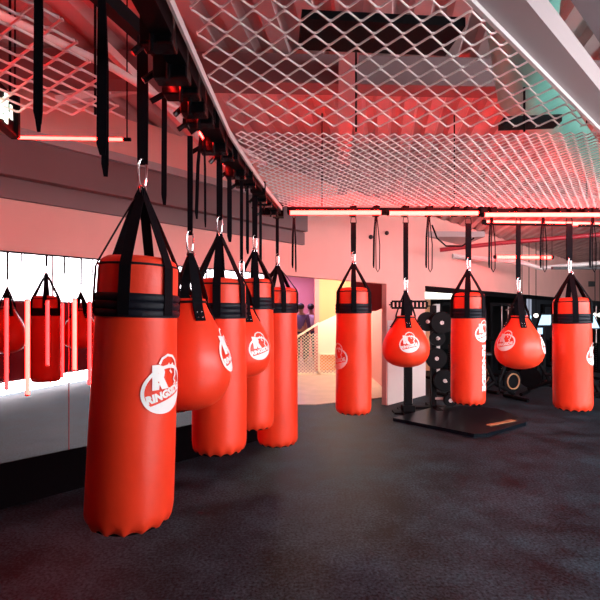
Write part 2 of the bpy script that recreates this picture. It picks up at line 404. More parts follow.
# ------------------------------------------------------------------ expanded metal ceiling panels
edge = [(0.9, -0.40), (1.75, -0.385), (2.30, -0.372), (2.70, -0.333), (3.35, -0.255), (4.02, -0.155), (4.1, -0.14)]
def edge_x(y):
    for (a, xa), (b, xb) in zip(edge, edge[1:]):
        if y <= b: return xa+(xb-xa)*max(0, (y-a))/(b-a)
    return edge[-1][1]
BM0 = Vector((0.665, 1.35, 0)); BMD = Vector((0.7465, 0.6654, 0))
def beam_x(y): return BM0.x + (y-BM0.y)*BMD.x/BMD.y
def mesh_panel(name, y0, y1, xl, xr, cx, cy, z, wd, ht, label, sag=0.0, rot=None, rise=0.0):
    bm = bmesh.new()
    nr = int((y1-y0)/(cy/2))
    for j in range(nr):
        yb = y0 + j*cy/2
        k = int(math.floor(-2.5/(cx/2)))
        xx = k*cx/2
        while xx < 3.6:
            x1 = xx+cx/2
            if xx > xl(yb) and x1 < xr(yb):
                up0 = (k+j) % 2
                am = cy/2*(0.50 if cy > 0.1 else 0.30); rz_ = cy*0.05; fl = cx*0.05
                ya = yb + (am if up0 else 0); yc = yb + (0 if up0 else am)
                za = z - (rz_ if up0 else -rz_); zc = z - (-rz_ if up0 else rz_)
                sg = lambda x, y: sag*math.sin(x*1.7+0.4)*math.sin(y*2.1) + rise*(y1-y)
                p0 = Vector((xx, ya, za+sg(xx, ya))); p3 = Vector((x1, yc, zc+sg(x1, yc)))
                p1 = p0 + Vector((fl, 0, 0)); p2 = p3 - Vector((fl, 0, 0))
                if not up0: bar(bm, p0, p1, wd*1.5, ht)
                else: bar(bm, p0, p1, wd*1.5, ht)
                bar(bm, p1, p2, wd, ht); bar(bm, p2, p3, wd*1.5, ht)
                if up0: bar(bm, p0, (xx, yb+cy/2, z+rz_+sg(xx, yb+cy/2)), wd*(1.2 if cy > 0.1 else 0.6), wd*0.6)
            xx = x1; k += 1
    if rot: bm.transform(Matrix.Translation((rot[1], rot[2], 0)) @ Matrix.Rotation(rot[0], 4, 'Z') @ Matrix.Translation((-rot[1], -rot[2], 0)))
    o = link(name, bm, 'mesh'); tag(o, label, 'ceiling mesh'); return o
ZM = 2.48
RISE = 0.27
def flat(y): return (ZM-EYE)*y/(ZM-EYE+RISE*(2.33-y))
mesh_panel('ceiling_mesh', 1.40, 2.35, lambda y: edge_x(flat(y))*y/flat(y), lambda y: (beam_x(flat(y))-0.03)*y/flat(y), 0.120, 0.106, ZM, 0.0036, 0.008, 'large open diamond metal mesh overhead, nearest ceiling panel right of the bag rail', 0.008, None, RISE)
mesh_panel('ceiling_mesh', 2.34, 3.98, edge_x, lambda y: min(beam_x(y)-0.03, 3.4), 0.064, 0.084, ZM, 0.0040, 0.006, 'finer diamond metal mesh ceiling panel reaching back to the long red tube', 0.012)
mesh_panel('ceiling_mesh', 1.05, 2.18, lambda y: -2.4, lambda y: -0.86, 0.125, 0.125, ZM, 0.005, 0.009, 'diamond metal mesh panel at top left above the single red tube', 0.01, (0.12, -1.0, 2.1))
# hanger rods for the panels
k = 0
for (x, y) in ((-1.9, 1.4), (-1.0, 2.1), (0.3, 2.3), (1.2, 2.3), (0.2, 3.9), (1.4, 3.9), (2.6, 3.9)):
    bm = bmesh.new(); tube(bm, [(x, y, ZM-0.01), (x, y, 3.31)], 0.006, 6)
    tag(link('hanger_rod', bm, 'black'), 'thin black rod holding up the ceiling mesh', 'rod', 'rods holding the ceiling mesh')
# edge angle strip
bm = bmesh.new()
for (a, xa), (b, xb) in zip(edge[:-1], edge[1:-1]): bar(bm, (xa-0.006, a, ZM-0.018), (xb-0.006, b, ZM-0.018), 0.010, 0.035)
tag(link('mesh_edge_strip', bm, 'pale'), 'pale metal strip edging the ceiling mesh along the bag rail', 'metal strip')

# pale beam at upper right and ceiling panel beyond
t = thing('ceiling_beam', (BM0.x, BM0.y, 2.44), 'pale painted steel beam crossing the top right corner', 'beam')
bm = bmesh.new(); bar(bm, (-0.35*BMD.x, -0.35*BMD.y, 0.05), tuple(BMD*3.6+Vector((0,0,0.05))), 0.10, 0.09); link('web', bm, 'ledge', t)
bm = bmesh.new(); off = Vector((-BMD.y, BMD.x, 0))*0.056
bar(bm, tuple(off-BMD*0.35+Vector((0,0,0.0))), tuple(off+BMD*3.6+Vector((0,0,0.0))), 0.012, 0.024); link('flange', bm, 'pale', t)
def BF(v): return BM0 + BMD*v.x + Vector((BMD.y, -BMD.x, 0))*v.y + Vector((0,0,v.z))
bm = bmesh.new(); box(bm, -0.6, 3.6, 0.07, 1.6, 2.60, 2.64, BF)
tag(link('ceiling_panel', bm, mat('mauve_grey_panel', (0.22, 0.17, 0.18), 0.6)), 'flat grey ceiling panel right of the pale beam', 'ceiling panel')
t = thing('ceiling_grille', BF(Vector((1.0, 0.3, 2.58))), 'black grille set in the grey panel at top right', 'grille')
bm = bmesh.new(); box(bm, 0.62, 1.25, 0.12, 0.75, 2.585, 2.6, BF); bm.transform(Matrix.Translation(-t.location)); link('backing', bm, 'dark', t)
bm = bmesh.new()
for i in range(6):
    a = 0.64+i*0.12; bar(bm, BF(Vector((a, 0.12, 2.58))), BF(Vector((a, 0.75, 2.58))), 0.006, 0.01)
for i in range(2):
    a = 0.3+i*0.25; bar(bm, BF(Vector((0.62, a, 2.58))), BF(Vector((1.25, a, 2.58))), 0.006, 0.01)
bm.transform(Matrix.Translation(-t.location)); link('slats', bm, 'ledge', t)

# things above the mesh
def ceil_bar(name, a, b, wd, ht, m, label, cat):
    bm = bmesh.new(); bar(bm, a, b, wd, ht); return tag(link(name, bm, m), label, cat)
def pipe(name, pts, r, m, label, cat, n=14):
    bm = bmesh.new(); tube(bm, pts, r, n); return tag(link(name, bm, m, None, True), label, cat)
pipe('green_light_duct', [(0.9, 1.75, 2.84), (1.35, 2.6, 2.86), (2.93, 4.3, 2.95), (3.6, 5.0, 2.97)], 0.15, 'greentint', 'round added duct, coloured as the green light above the mesh at upper right', 'duct')  # added duct, carries the green light up there as its colour
ceil_bar('roof_beam', (-3.5, 2.9, 3.18), (4.5, 3.2, 3.18), 0.16, 0.2, 'soffit', 'wide grey roof beam crossing above the mesh', 'beam')
ceil_bar('roof_beam', (0.15, 0.9, 3.12), (0.55, 5.6, 3.12), 0.12, 0.16, 'ledge', 'lighter roof beam running away above the mesh', 'beam')
ceil_bar('cable_tray', (0.0, 1.95, 2.78), (0.72, 2.0, 2.78), 0.22, 0.04, 'black', 'black cable tray above the near mesh', 'cable tray')
ceil_bar('cable_tray', (1.17, 2.5, 2.60), (1.48, 2.47, 2.60), 0.10, 0.04, 'black', 'black cable tray above the mesh near the added green duct', 'cable tray')
pipe('ceiling_pipe', [(-1.5, 1.5, 2.75), (-0.95, 2.2, 2.75), (-0.3, 3.6, 2.75)], 0.02, 'pale', 'pale pipe running diagonally left of the bag rail', 'pipe')
ceil_bar('roof_truss', (-1.7, 3.0, 2.98), (-0.95, 3.3, 3.27), 0.05, 0.05, 'pale', 'pale diagonal truss bar above the left soffit, rising to the right', 'truss')
ceil_bar('roof_truss', (-1.25, 2.7, 3.2), (-0.55, 3.3, 2.6), 0.05, 0.05, 'pale', 'pale diagonal truss bar beside the bag rail, falling to the right', 'truss')
# ventilation box above left rail
# ------------------------------------------------------------------ bag rail, left row
t = thing('bag_rail', (0, 0, 2.46), 'black steel bag rail with clamps running back beside the mesh', 'rail')
bm = bmesh.new()
rl = [(y, edge_x(y)-0.065 if y < 3.0 else edge_x(y)-0.05) for y in (1.0, 1.75, 2.3, 2.7, 3.35, 4.06)]
for (a, xa), (b, xb) in zip(rl, rl[1:]): bar(bm, (xa, a, -0.01), (xb, b, -0.01), 0.07, 0.07)
link('beam', bm, 'black', t)
def rail_x(y):
    for (a, xa), (b, xb) in zip(rl, rl[1:]):
        if y <= b: return xa+(xb-xa)*(y-a)/(b-a)
    return rl[-1][1]
# hanging points: x px, depth
PTS = dict(A=(142, 1.714), B=(190, 2.13), C=(219.5, 2.55), D=(241.5, 2.92), E=(254.5, 3.30), Fb=(277.5, 4.02))
for nme, (px, d) in PTS.items():
    if nme == 'A': continue
    x = X(px, d); rx = rail_x(d)
    bm = bmesh.new(); bar(bm, (x-0.03, d, -0.02), (rx+0.02, d, -0.02), 0.05, 0.03); bar(bm, (x-0.01, d, -0.01), (x+0.02, d, -0.05), 0.06, 0.05)
    box(bm, rx-0.05, rx+0.05, d-0.05, d+0.05, -0.065, 0.035)
    link('bracket', bm, 'black', t)
for i, d in enumerate((1.45, 1.62, 1.78, 1.9, 2.05, 2.35, 2.5, 2.78, 3.05, 3.4, 3.6, 3.85)):
    rx = rail_x(d); ww = 0.05+0.03*((i*7) % 3)
    bm = bmesh.new(); box(bm, rx-0.045-ww*0.6, rx+0.035, d-0.035, d+0.035, -0.07-0.02*(i % 2), 0.04, None, 0.006)
    tube(bm, [(rx-0.04-ww*0.6, d, -0.05), (rx-0.055-ww, d-0.01, -0.09)], 0.012, 8)
    tube(bm, [(rx-0.03, d-0.045, -0.04), (rx-0.03, d-0.05, -0.11)], 0.008, 6)
    link('clamp', bm, 'blackgloss', t)
for d0, d1 in ((1.66, 1.72), (1.84, 1.88), (1.97, 2.03), (2.12, 2.16), (2.24, 2.32), (2.42, 2.47), (2.62, 2.7), (3.12, 3.2)):
    bm = bmesh.new(); bar(bm, (rail_x(d0)-0.085, d0, -0.02), (rail_x(d1)-0.085, d1, -0.02), 0.008, 0.012)
    link('glint_segment', bm, 'railglint', t)  # red glints beside the rail, made as small glowing bars
# overhead bar for the nearest straps (outer bar on the same line)
bm = bmesh.new(); bar(bm, (-0.93, 0.95, 2.66), (X(163, 1.9), 1.95, 2.66), 0.05, 0.06)
bar(bm, (X(163, 1.9)+0.01, 1.93, 2.66), (rail_x(1.93), 1.93, 2.49), 0.04, 0.04)
tag(link('outer_bar', bm, 'black'), 'black overhead bar carrying the nearest bag and loose straps', 'bar')

# far rail with the long red tubes
YR = 3.99
t = thing('bag_rail', (0.0, YR, 2.44), 'black bag rail across the back holding the far row of bags', 'rail')
bm = bmesh.new(); bar(bm, (-0.12, 0, 0.01), (3.1, 0.04, -0.005), 0.06, 0.055); link('beam', bm, 'black', t)
for px in (353, 376, 405, 429, 468, 492, 518, 543, 571, 593, 455, 482, 530, 560, 585):
    bm = bmesh.new(); x = X(px, YR); box(bm, x-0.03, x+0.03, -0.045, 0.04, -0.04, 0.05, None, 0.005); tube(bm, [(x-0.02, 0, 0.04), (x, 0, 0.075), (x+0.02, 0, 0.04)], 0.006, 6); link('clamp', bm, 'black', t)
for i, (a, b, yy, zz, r, lab) in enumerate(((288, 383, 213, 0, 0.019, 'left piece of the long red light tube, starting at the corner of the mesh'),
                       (387, 480, 213.6, 0, 0.019, 'middle piece of the long red light tube under the far mesh edge'),
                       (482, 612, 215.2, 0, 0.019, 'right piece of the long red light tube running out of the photo'))):
    d = YR-0.075
    za = Z(yy-0.4, d); x0, x1 = X(a, d), X(b, d)
    t = thing('light_tube', ((x0+x1)/2, d, za), lab, 'light', 'long red light tubes')
    h = (x1-x0)/2
    bm = bmesh.new(); tube(bm, [(-h+0.02, 0, 0), (h-0.02, 0, 0)], r, 12); link('tube', bm, 'tube', t)
    for s_ in (-1, 1):
        bm = bmesh.new(); tube(bm, [(s_*(h-0.02), 0, 0), (s_*h, 0, 0)], r*1.15, 12)
        bar(bm, (s_*(h-0.04), 0.0, 0.01), (s_*(h-0.04), 0.045, 0.025), 0.012, 0.012); link('end_cap', bm, 'black', t)
def htube(a, b, r, m, lab):
    a = Vector(a); b = Vector(b); c = (a+b)/2
    t = thing('light_tube', c, lab, 'light')
    bm = bmesh.new(); tube(bm, [a-c, b-c], r, 10); link('tube', bm, m, t)
    u_ = (b-a).normalized()
    for p in (a-c, b-c):
        bm = bmesh.new(); tube(bm, [p-u_*0.02, p+u_*0.02], r*1.3, 10); link('end_cap', bm, 'black', t)
    for p in (a-c, b-c):
        bm = bmesh.new(); tube(bm, [p, Vector((p.x, p.y, 3.31-c.z))], 0.004, 5); link('hanger_wire', bm, 'black', t)
htube(P(15, 137.5, 2.3), P(127, 139.5, 2.3), 0.0075, 'tube', 'thin red light tube under the mesh at top left')
htube((-2.3, 1.48, 2.72), (-1.05, 1.53, 2.72), 0.016, 'tubered', 'added red light tube above the top left mesh, for its glow')  # added tube, puts a red glow on the left mesh and ceiling
htube(P(495, 257, 8.3), P(552, 257.5, 8.3), 0.028, 'tube', 'short red light tube far back below the pipes at right')
htube(P(484, 222, 5.2), P(612, 224.5, 5.2), 0.022, 'tube', 'second red light tube just behind the far rail at right')

# pipes and bars far right under ceiling
pipe('ceiling_pipe', [P(440, 250, 7.2), P(500, 243, 7.0), P(620, 233, 6.6)], 0.035, 'darkred', 'long dark red pipe slanting under the ceiling at right', 'pipe')
pipe('ceiling_pipe', [P(452, 256, 8.6), P(520, 262, 9.2), P(540, 268, 9.5), P(610, 262, 9.5)], 0.05, 'pale', 'pale pipe bending along the top of the right wall', 'pipe')
ceil_bar('spreader_bar', P(485, 224, 4.3), P(567, 225, 4.3), 0.03, 0.02, 'black', 'thin black horizontal bar behind the far straps', 'bar')
ceil_bar('spreader_bar', P(552, 268, 8.0), P(615, 268, 8.0), 0.05, 0.05, 'dark', 'dark red horizontal bar below the pipes at far right', 'bar')
ceil_bar('spreader_bar', P(579, 225.5, 4.3), P(620, 226, 4.3), 0.03, 0.02, 'black', 'black horizontal bar at the right photo edge', 'bar')
pipe('ceiling_cable', [P(432, 225, 4.9), P(437, 238, 4.9), P(446, 246, 5.0), P(462, 246, 5.0), P(474, 238, 5.0)], 0.01, 'black', 'drooping black cable above the wall left of the striped deck', 'cable', 8)
# small sensors on the soffit
for px, py, lab in ((370, 237, 'small dark ceiling sensor left of the pair above the doorway'), (386, 233, 'small dark ceiling sensor right of the pair above the doorway')):
    p = WF(Vector((S(px)-0.02, -0.03, 0))); p.z = Z(py, p.y)
    bm = bmesh.new(); bmesh.ops.create_uvsphere(bm, u_segments=12, v_segments=8, radius=0.035); 
    for v in bm.verts: v.co = v.co + p
    tag(link('ceiling_sensor', bm, 'dark', None, True), lab, 'sensor')
# camera on right wall
p = WF(Vector((S(589), -0.06, 0))); p.z = Z(284, p.y)
bm = bmesh.new(); box(bm, p.x-0.12, p.x+0.12, p.y-0.1, p.y+0.05, p.z-0.1, p.z+0.1, None, 0.02)
tag(link('wall_box', bm, 'dark'), 'small dark box fixed high on the right wall', 'box')

# lit sign at left edge
t = thing('lit_sign', P(8, 120, 2.0), 'black edged hanging sign with pale green glyphs at the left edge', 'sign')
L0 = t.location.copy()
a = Vector((X(16, 2.2), 2.2, 0)); b = Vector((-1.36, 1.72, 0)); dr = (a-b).normalized(); nr_ = Vector((dr.y, -dr.x, 0))
zt, zb = 2.595, 2.405
def SF(v): return b + dr*v.x + nr_*v.y + Vector((0,0,v.z)) - L0
ln = (a-b).length
bm = bmesh.new(); box(bm, 0, ln, -0.03, 0.0, zb, zt, SF); box(bm, ln-0.02, ln, -0.03, 0.02, zb-0.01, zt+0.01, SF); box(bm, 0, ln, -0.03, 0.014, zb-0.012, zb, SF)
link('case', bm, 'black', t)
bm = bmesh.new()
def gs(x0, z0, x1, z1, w_): 
    bar(bm, SF(Vector((x0, 0.003, z0))), SF(Vector((x1, 0.003, z1))), 0.005, w_, Vector((0,0,1)))
for ox in (ln-0.13, ln-0.27, ln-0.41):
    gs(ox-0.055, zb+0.07, ox+0.035, zb+0.15, 0.03); gs(ox-0.05, zb+0.07, ox+0.05, zb+0.07, 0.026)
    bar(bm, SF(Vector((ox+0.02, 0.003, zb+0.02))), SF(Vector((ox+0.02, 0.003, zb+0.165))), 0.028, 0.005, nr_)
    bar(bm, SF(Vector((ox-0.045, 0.003, zb+0.02))), SF(Vector((ox-0.03, 0.003, zb+0.11))), 0.026, 0.005, nr_)
    bar(bm, SF(Vector((ox+0.075, 0.003, zb+0.06))), SF(Vector((ox+0.068, 0.003, zb+0.13))), 0.018, 0.005, nr_)
    gs(ox-0.05, zb+0.03, ox+0.02, zb+0.04, 0.022)
link('glyph', bm, 'glyph', t)
bm = bmesh.new()
for s_ in (0.1, ln-0.03): 
    q0 = SF(Vector((s_, -0.015, zt))); tube(bm, [q0, Vector((q0.x, q0.y, 3.31-L0.z))], 0.006, 6)
link('hanger_rod', bm, 'black', t)

# ------------------------------------------------------------------ emblem printed on the bags
def text_bm(txt, bold=0.03):
    cu = bpy.data.curves.new('text', 'FONT'); cu.body = txt; cu.size = 1.0; cu.offset = bold; cu.resolution_u = 2
    ob = bpy.data.objects.new('text', cu); COL.objects.link(ob)
    dg = bpy.context.evaluated_depsgraph_get(); ev = ob.evaluated_get(dg); me = ev.to_mesh()
    V = [v.co.copy() for v in me.vertices]; Fc = [list(p.vertices) for p in me.polygons]
    ev.to_mesh_clear(); bpy.data.objects.remove(ob); bpy.data.curves.remove(cu)
    return V, Fc
TXT = text_bm('RINGSIDE', 0.06); RL = text_bm('R', 0.11)
def fit(VF, cx, cy, w_, h_, rot=0.0, shear=0.0):
    V, Fc = VF
    xs = [v.x for v in V]; ys = [v.y for v in V]; x0, x1, y0, y1 = min(xs), max(xs), min(ys), max(ys)
    out = []
    for v in V:
        a = ((v.x-x0)/(x1-x0)-0.5)*w_; b_ = ((v.y-y0)/(y1-y0)-0.5)*h_; a += shear*b_
        out.append((cx+a*math.cos(rot)-b_*math.sin(rot), cy+a*math.sin(rot)+b_*math.cos(rot)))
    return out, Fc
def stroke(pts, w_, closed=False):
    V = []; Fc = []; N = len(pts)
    for i in range(N):
        a = Vector(pts[i-1] if (closed or i > 0) else pts[i]); b_ = Vector(pts[(i+1) % N] if (closed or i < N-1) else pts[i])
        d = (b_-a).normalized(); n_ = Vector((-d.y, d.x)); p = Vector(pts[i])
        V += [tuple(p+n_*w_/2), tuple(p-n_*w_/2)]
    for i in range(N if closed else N-1):
        j = (i+1) % N; Fc.append([2*i, 2*i+1, 2*j+1, 2*j])
    return V, Fc
def emblem_2d():
    parts = []
    tl = 0.24
    def el(t, a, b_): 
        x_, y_ = a*math.cos(t), b_*math.sin(t)
        return (x_*math.cos(tl)-y_*math.sin(tl), -0.10+x_*math.sin(tl)+y_*math.cos(tl))
    ring = [el(2*PI*k/48, 0.46, 0.375) for k in range(48)]
    parts.append(stroke(ring, 0.06, True))
    # white crescent at the foot, below the banner
    V = []; Fc = []
    n = 20
    yc = lambda x_: -0.285 + 0.24*x_
    for k in range(n+1):
        t = PI + 0.22 + (PI-0.5)*k/n - 0.0
        o = el(t, 0.46, 0.375); V += [o, (o[0], max(o[1], yc(o[0])))]
    for k in range(n): Fc.append([2*k, 2*k+2, 2*k+3, 2*k+1])
    parts.append((V, Fc))
    parts.append(fit(TXT, 0.0, -0.175, 0.80, 0.15, tl-0.02))
    parts.append(fit(RL, -0.13, 0.115, 0.34, 0.42, 0.03))
    # head-like outline rising behind the letter
    parts.append(stroke([(-0.17, 0.33), (-0.12, 0.42), (0.0, 0.475), (0.13, 0.45), (0.22, 0.37), (0.26, 0.27), (0.22, 0.2), (0.24, 0.12), (0.18, 0.05), (0.24, 0.0), (0.20, -0.05)], 0.045))
    parts.append(stroke([(0.02, 0.33), (0.08, 0.26), (0.15, 0.33)], 0.05))
    parts.append(stroke([(0.06, 0.22), (0.12, 0.16)], 0.04))
    return parts
EMB = emblem_2d()
def decal(parts, mapf, name, parent, off_layers=True):
    bm = bmesh.new()
    for li, (V, Fc) in enumerate(parts):
        sub = bmesh.new(); vv = [sub.verts.new((a, b_, 0)) for a, b_ in V]
        for f in Fc:
            try: sub.faces.new([vv[i] for i in f])
            except ValueError: pass
        bmesh.ops.triangulate(sub, faces=sub.faces)
        for _ in range(2):
            es = [e for e in sub.edges if e.calc_length() > 0.10]
            if es: bmesh.ops.subdivide_edges(sub, edges=es, cuts=1); bmesh.ops.triangulate(sub, faces=sub.faces)
        mp = {}
        for v in sub.verts: mp[v] = bm.verts.new(mapf(v.co.x, v.co.y, 0.0003*li))
        for f in sub.faces: bm.faces.new([mp[v] for v in f.verts])
        sub.free()
    me = bpy.data.meshes.new(name); bm.to_mesh(me); bm.free(); me.materials.append(M['print'])
    o = bpy.data.objects.new(name, me); COL.objects.link(o); o.parent = parent; return o

# ------------------------------------------------------------------ hanging straps and hardware
def carabiner_bm(bm, z0, z1, w_=0.022, r=0.004, rot=0.0):
    pts = []
    h = (z1-z0)/2; c = (z0+z1)/2
    for k in range(20):
        t = 2*PI*k/20
        x_ = math.cos(t)*w_*(0.75 + 0.25*math.sin(t)); z_ = math.sin(t)
        z_ = math.copysign(abs(z_)**0.8, z_)*h
        pts.append((x_*math.cos(rot), x_*math.sin(rot), c+z_))
    tube(bm, pts, r, 8, closed=True)
def hanging_strap(px, d, ytop, ystrap, yapex, width, label, rot=0.0, ring_top=False):
    """webbing from the rail down to a chrome clip that reaches the apex of a bag"""
    zt, zs, za = Z(ytop, d), Z(ystrap, d), Z(yapex, d)
    t = thing('hanging_strap', (X(px, d), d, zs), label, 'strap', 'straps the bags hang from', rot)
    bm = bmesh.new()
    top = zt-zs
    zz = top - (0.05 if ring_top else 0)
    ribbon(bm, [(0, 0, zz), (0, 0.001, zz*0.5), (0, 0, 0.0)], [(1,0,0)]*3, [width*0.95, width, width*0.92], 0.006)
    ribbon(bm, [(0, 0.008, zz), (0, 0.010, zz*0.5), (0, 0.008, 0.0)], [(1,0,0)]*3, [width*0.9, width*0.96, width*0.9], 0.004)
    link('webbing', bm, 'web', t)
    if ring_top:
        bm = bmesh.new(); tube(bm, [(-width*0.55, 0.004, zz-0.005), (width*0.55, 0.004, zz-0.005), (width*0.4, 0.004, top), (-width*0.4, 0.004, top)], 0.004, 6, closed=True); link('top_ring', bm, 'black', t)
    bm = bmesh.new(); carabiner_bm(bm, za-zs-0.008, 0.02, 0.02 if d < 3 else 0.019, 0.0045, 0.3); link('clip', bm, 'steel', t, True)
    return t

# ------------------------------------------------------------------ heavy bags
def heavy_bag(px, d, yapex, ytop, ybot, rad, label, phase=-0.33, tiltx=0.0, emblem=None, side_text=None, ns=6, seed=0, band=(0.145, 0.235), taper=0.03):
    """origin at the apex; z measured down from it"""
    t = thing('punching_bag', (X(px, d), d, Z(yapex, d)), label, 'punching bag', 'tall red punching bags')
    t.rotation_euler = (0, tiltx, 0)
    rnd = random.Random(seed)
    zt = -(ytop-yapex)/F*d; zb = -(ybot-yapex)/F*d
    vd = math.atan2(-d, -X(px, d))            # direction from the bag towards the camera
    b0, b1 = zt-band[0], zt-band[1]
    # body below the band, with gathered hem
    NS = 14
    def fn(r, z, a):
        k = max(0.0, 1-(z-zb)/0.07)
        rr = r*(1+0.006*math.sin(3*a+seed)*math.sin(z*7+seed)) * (1+0.02*k*math.cos(NS*a))
        zz = z + (0.011*k*abs(math.sin(NS*a/2)) if k > 0 else 0)
        return rr, zz
    prof = []
    nz = 26
    for i in range(nz+1):
        f = i/nz; z = (zb+0.07)*(1-f) + (b1+0.004)*f
        prof.append((rad*(1.0 - 0.012*f + 0.012*math.sin(f*PI)), z))
    low = [(rad*0.80, zb), (rad*0.90, zb+0.010), (rad*0.965, zb+0.030), (rad*0.992, zb+0.05)]
    bm = bmesh.new(); lathe(bm, low+prof, 112, fn); link('body', bm, 'vinyl', t, True)
    bm = bmesh.new(); lathe(bm, [(0.001, zb+0.004), (rad*0.5, zb+0.001), (rad*0.84, zb+0.006), (rad*0.86, zb+0.02)], 40); link('bottom_cover', bm, 'web', t, True)
    # band of three wrapped webbings
    bm = bmesh.new(); pr = []
    nb = 3; hh = (b0-b1)/nb
    pr.append((rad*0.97, b1))
    for i in range(nb):
        z = b1+i*hh
        pr += [(rad+0.004, z+0.002), (rad+0.007, z+hh*0.3), (rad+0.007, z+hh*0.7), (rad+0.004, z+hh-0.002), (rad+0.001, z+hh)]
    pr.append((rad*0.97, b0+0.001))
    lathe(bm, pr, 64); link('band', bm, 'band', t, True)
    # top: collar and dome
    zp = zt-0.035
    bm = bmesh.new(); lathe(bm, [(rad*0.985, b0-0.01), (rad*0.99, b0+0.03), (rad*0.985, zp-0.01), (rad*0.965, zp)], 64, lambda r, z, a: (r*(1+0.006*math.sin(6*a+1)), z)); link('collar', bm, 'vinyl_top', t, True)
    bm = bmesh.new(); lathe(bm, [(rad*0.965, zp), (rad*0.93, zp+0.018), (rad*0.80, zp+0.032), (rad*0.5, zp+0.038), (0.001, zp+0.04)], 64); link('top_cap', bm, 'vinyl_top', t, True)
    bm = bmesh.new(); tube(bm, [(rad*0.972*math.cos(a), rad*0.972*math.sin(a), zp) for a in [2*PI*k/64 for k in range(64)]], 0.0045, 8, closed=True); link('piping', bm, 'band', t, True)
    # straps
    sw = 0.046
    for k in range(ns):
        a = vd + phase + 2*PI*k/ns
        c, s = math.cos(a), math.sin(a)
        tan = (-s, c, 0)
        R = rad+0.008
        pts = [(R*c, R*s, b1+0.01), (R*c, R*s, b0), ((R-0.002)*c, (R-0.002)*s, zp-0.01), ((R-0.012)*c, (R-0.012)*s, zp+0.014),
               (R*0.5*c, R*0.5*s, zp*0.5), (0.02*c, 0.02*s, -0.035), (0.006*c, 0.006*s, -0.004)]
        bm = bmesh.new(); ribbon(bm, pts, [tan]*7, [sw, sw, sw, sw*0.98, sw*0.95, sw*0.8, sw*0.5], 0.004); link('strap', bm, 'web', t)
    bm = bmesh.new(); tube(bm, [(0.02*math.cos(a)*0.9, 0, 0.002+0.02*math.sin(a)-0.012) for a in [2*PI*k/14 for k in range(14)]], 0.0042, 8, closed=True)
    tube(bm, [(0.0, 0.02*math.cos(a), -0.014+0.02*math.sin(a)) for a in [2*PI*k/14 for k in range(14)]], 0.0042, 8, closed=True)
    link('apex_ring', bm, 'steel', t, True)
    if emblem:
        ang, ey, sz = emblem     # angle right of the view direction, image y, size
        zc = -(ey-yapex)/F*(d-rad*0.7)
        a0 = vd + ang
        def mf(u, v, o):
            th = a0 + u*sz/rad; r_ = rad*1.014+0.003+o
            return (r_*math.cos(th), r_*math.sin(th), zc+v*sz)
        decal(EMB, mf, 'emblem', t)
    if side_text:
        ang, y0, y1, wd = side_text
        z0 = -(y0-yapex)/F*(d-rad*0.7); z1 = -(y1-yapex)/F*(d-rad*0.7); a0 = vd+ang
        pr = [fit(TXT, 0, 0, 1.0, 1.0)]
        L_ = z0-z1
        def mf2(u, v, o):   # reads downwards
            th = a0 + (v*wd)/rad; r_ = rad*1.014+0.003+o
            return (r_*math.cos(th), r_*math.sin(th), (z0+z1)/2 - u*L_)
        decal(pr, mf2, 'lettering', t)
    for ch in t.children:      # the bag narrows a little towards its top
        for v in ch.data.vertices:
            k = 1 - taper*min(1.0, max(0.0, (v.co.z-zb)/(zt-zb)))
            v.co.x *= k; v.co.y *= k
    return t

R17 = 0.17
heavy_bag(142, 1.714, 187, 258, 520, 0.168, 'nearest and largest red punching bag at left with white emblem', -0.30, 0.036, (0.78, 393, 0.225), seed=1, taper=0.10)
heavy_bag(219.5, 2.55, 233, 279, 450, 0.160, 'red punching bag second in the left row, behind the near balloon bag', -0.1, 0.0, None, seed=2)
heavy_bag(254.5, 3.30, 249, 279, 427, 0.150, 'red punching bag third in the left row, behind the small balloon bag', 0.1, 0.0, None, seed=3)
heavy_bag(277.5, 4.02, 264, 288, 443, 0.190, 'longest red punching bag at the far end of the left row', 0.3, 0.0, None, seed=4)
heavy_bag(353.5, 3.95, 262, 288, 412.5, 0.164, 'red punching bag hanging in front of the open doorway, leftmost of the far row', 0.02, 0.0, (-1.02, 358, 0.24), seed=5)
heavy_bag(468, 3.99, 269, 293, 403, 0.153, 'red punching bag with RINGSIDE lettering down its right side', -0.05, 0.0, (1.02, 332, 0.2), (1.05, 346, 392, 0.06), seed=6)
heavy_bag(571, 3.97, 272, 298, 409, 0.161, 'rightmost red punching bag of the far row, beside the photo edge', 0.2, -0.012, (1.33, 355, 0.2), seed=7)

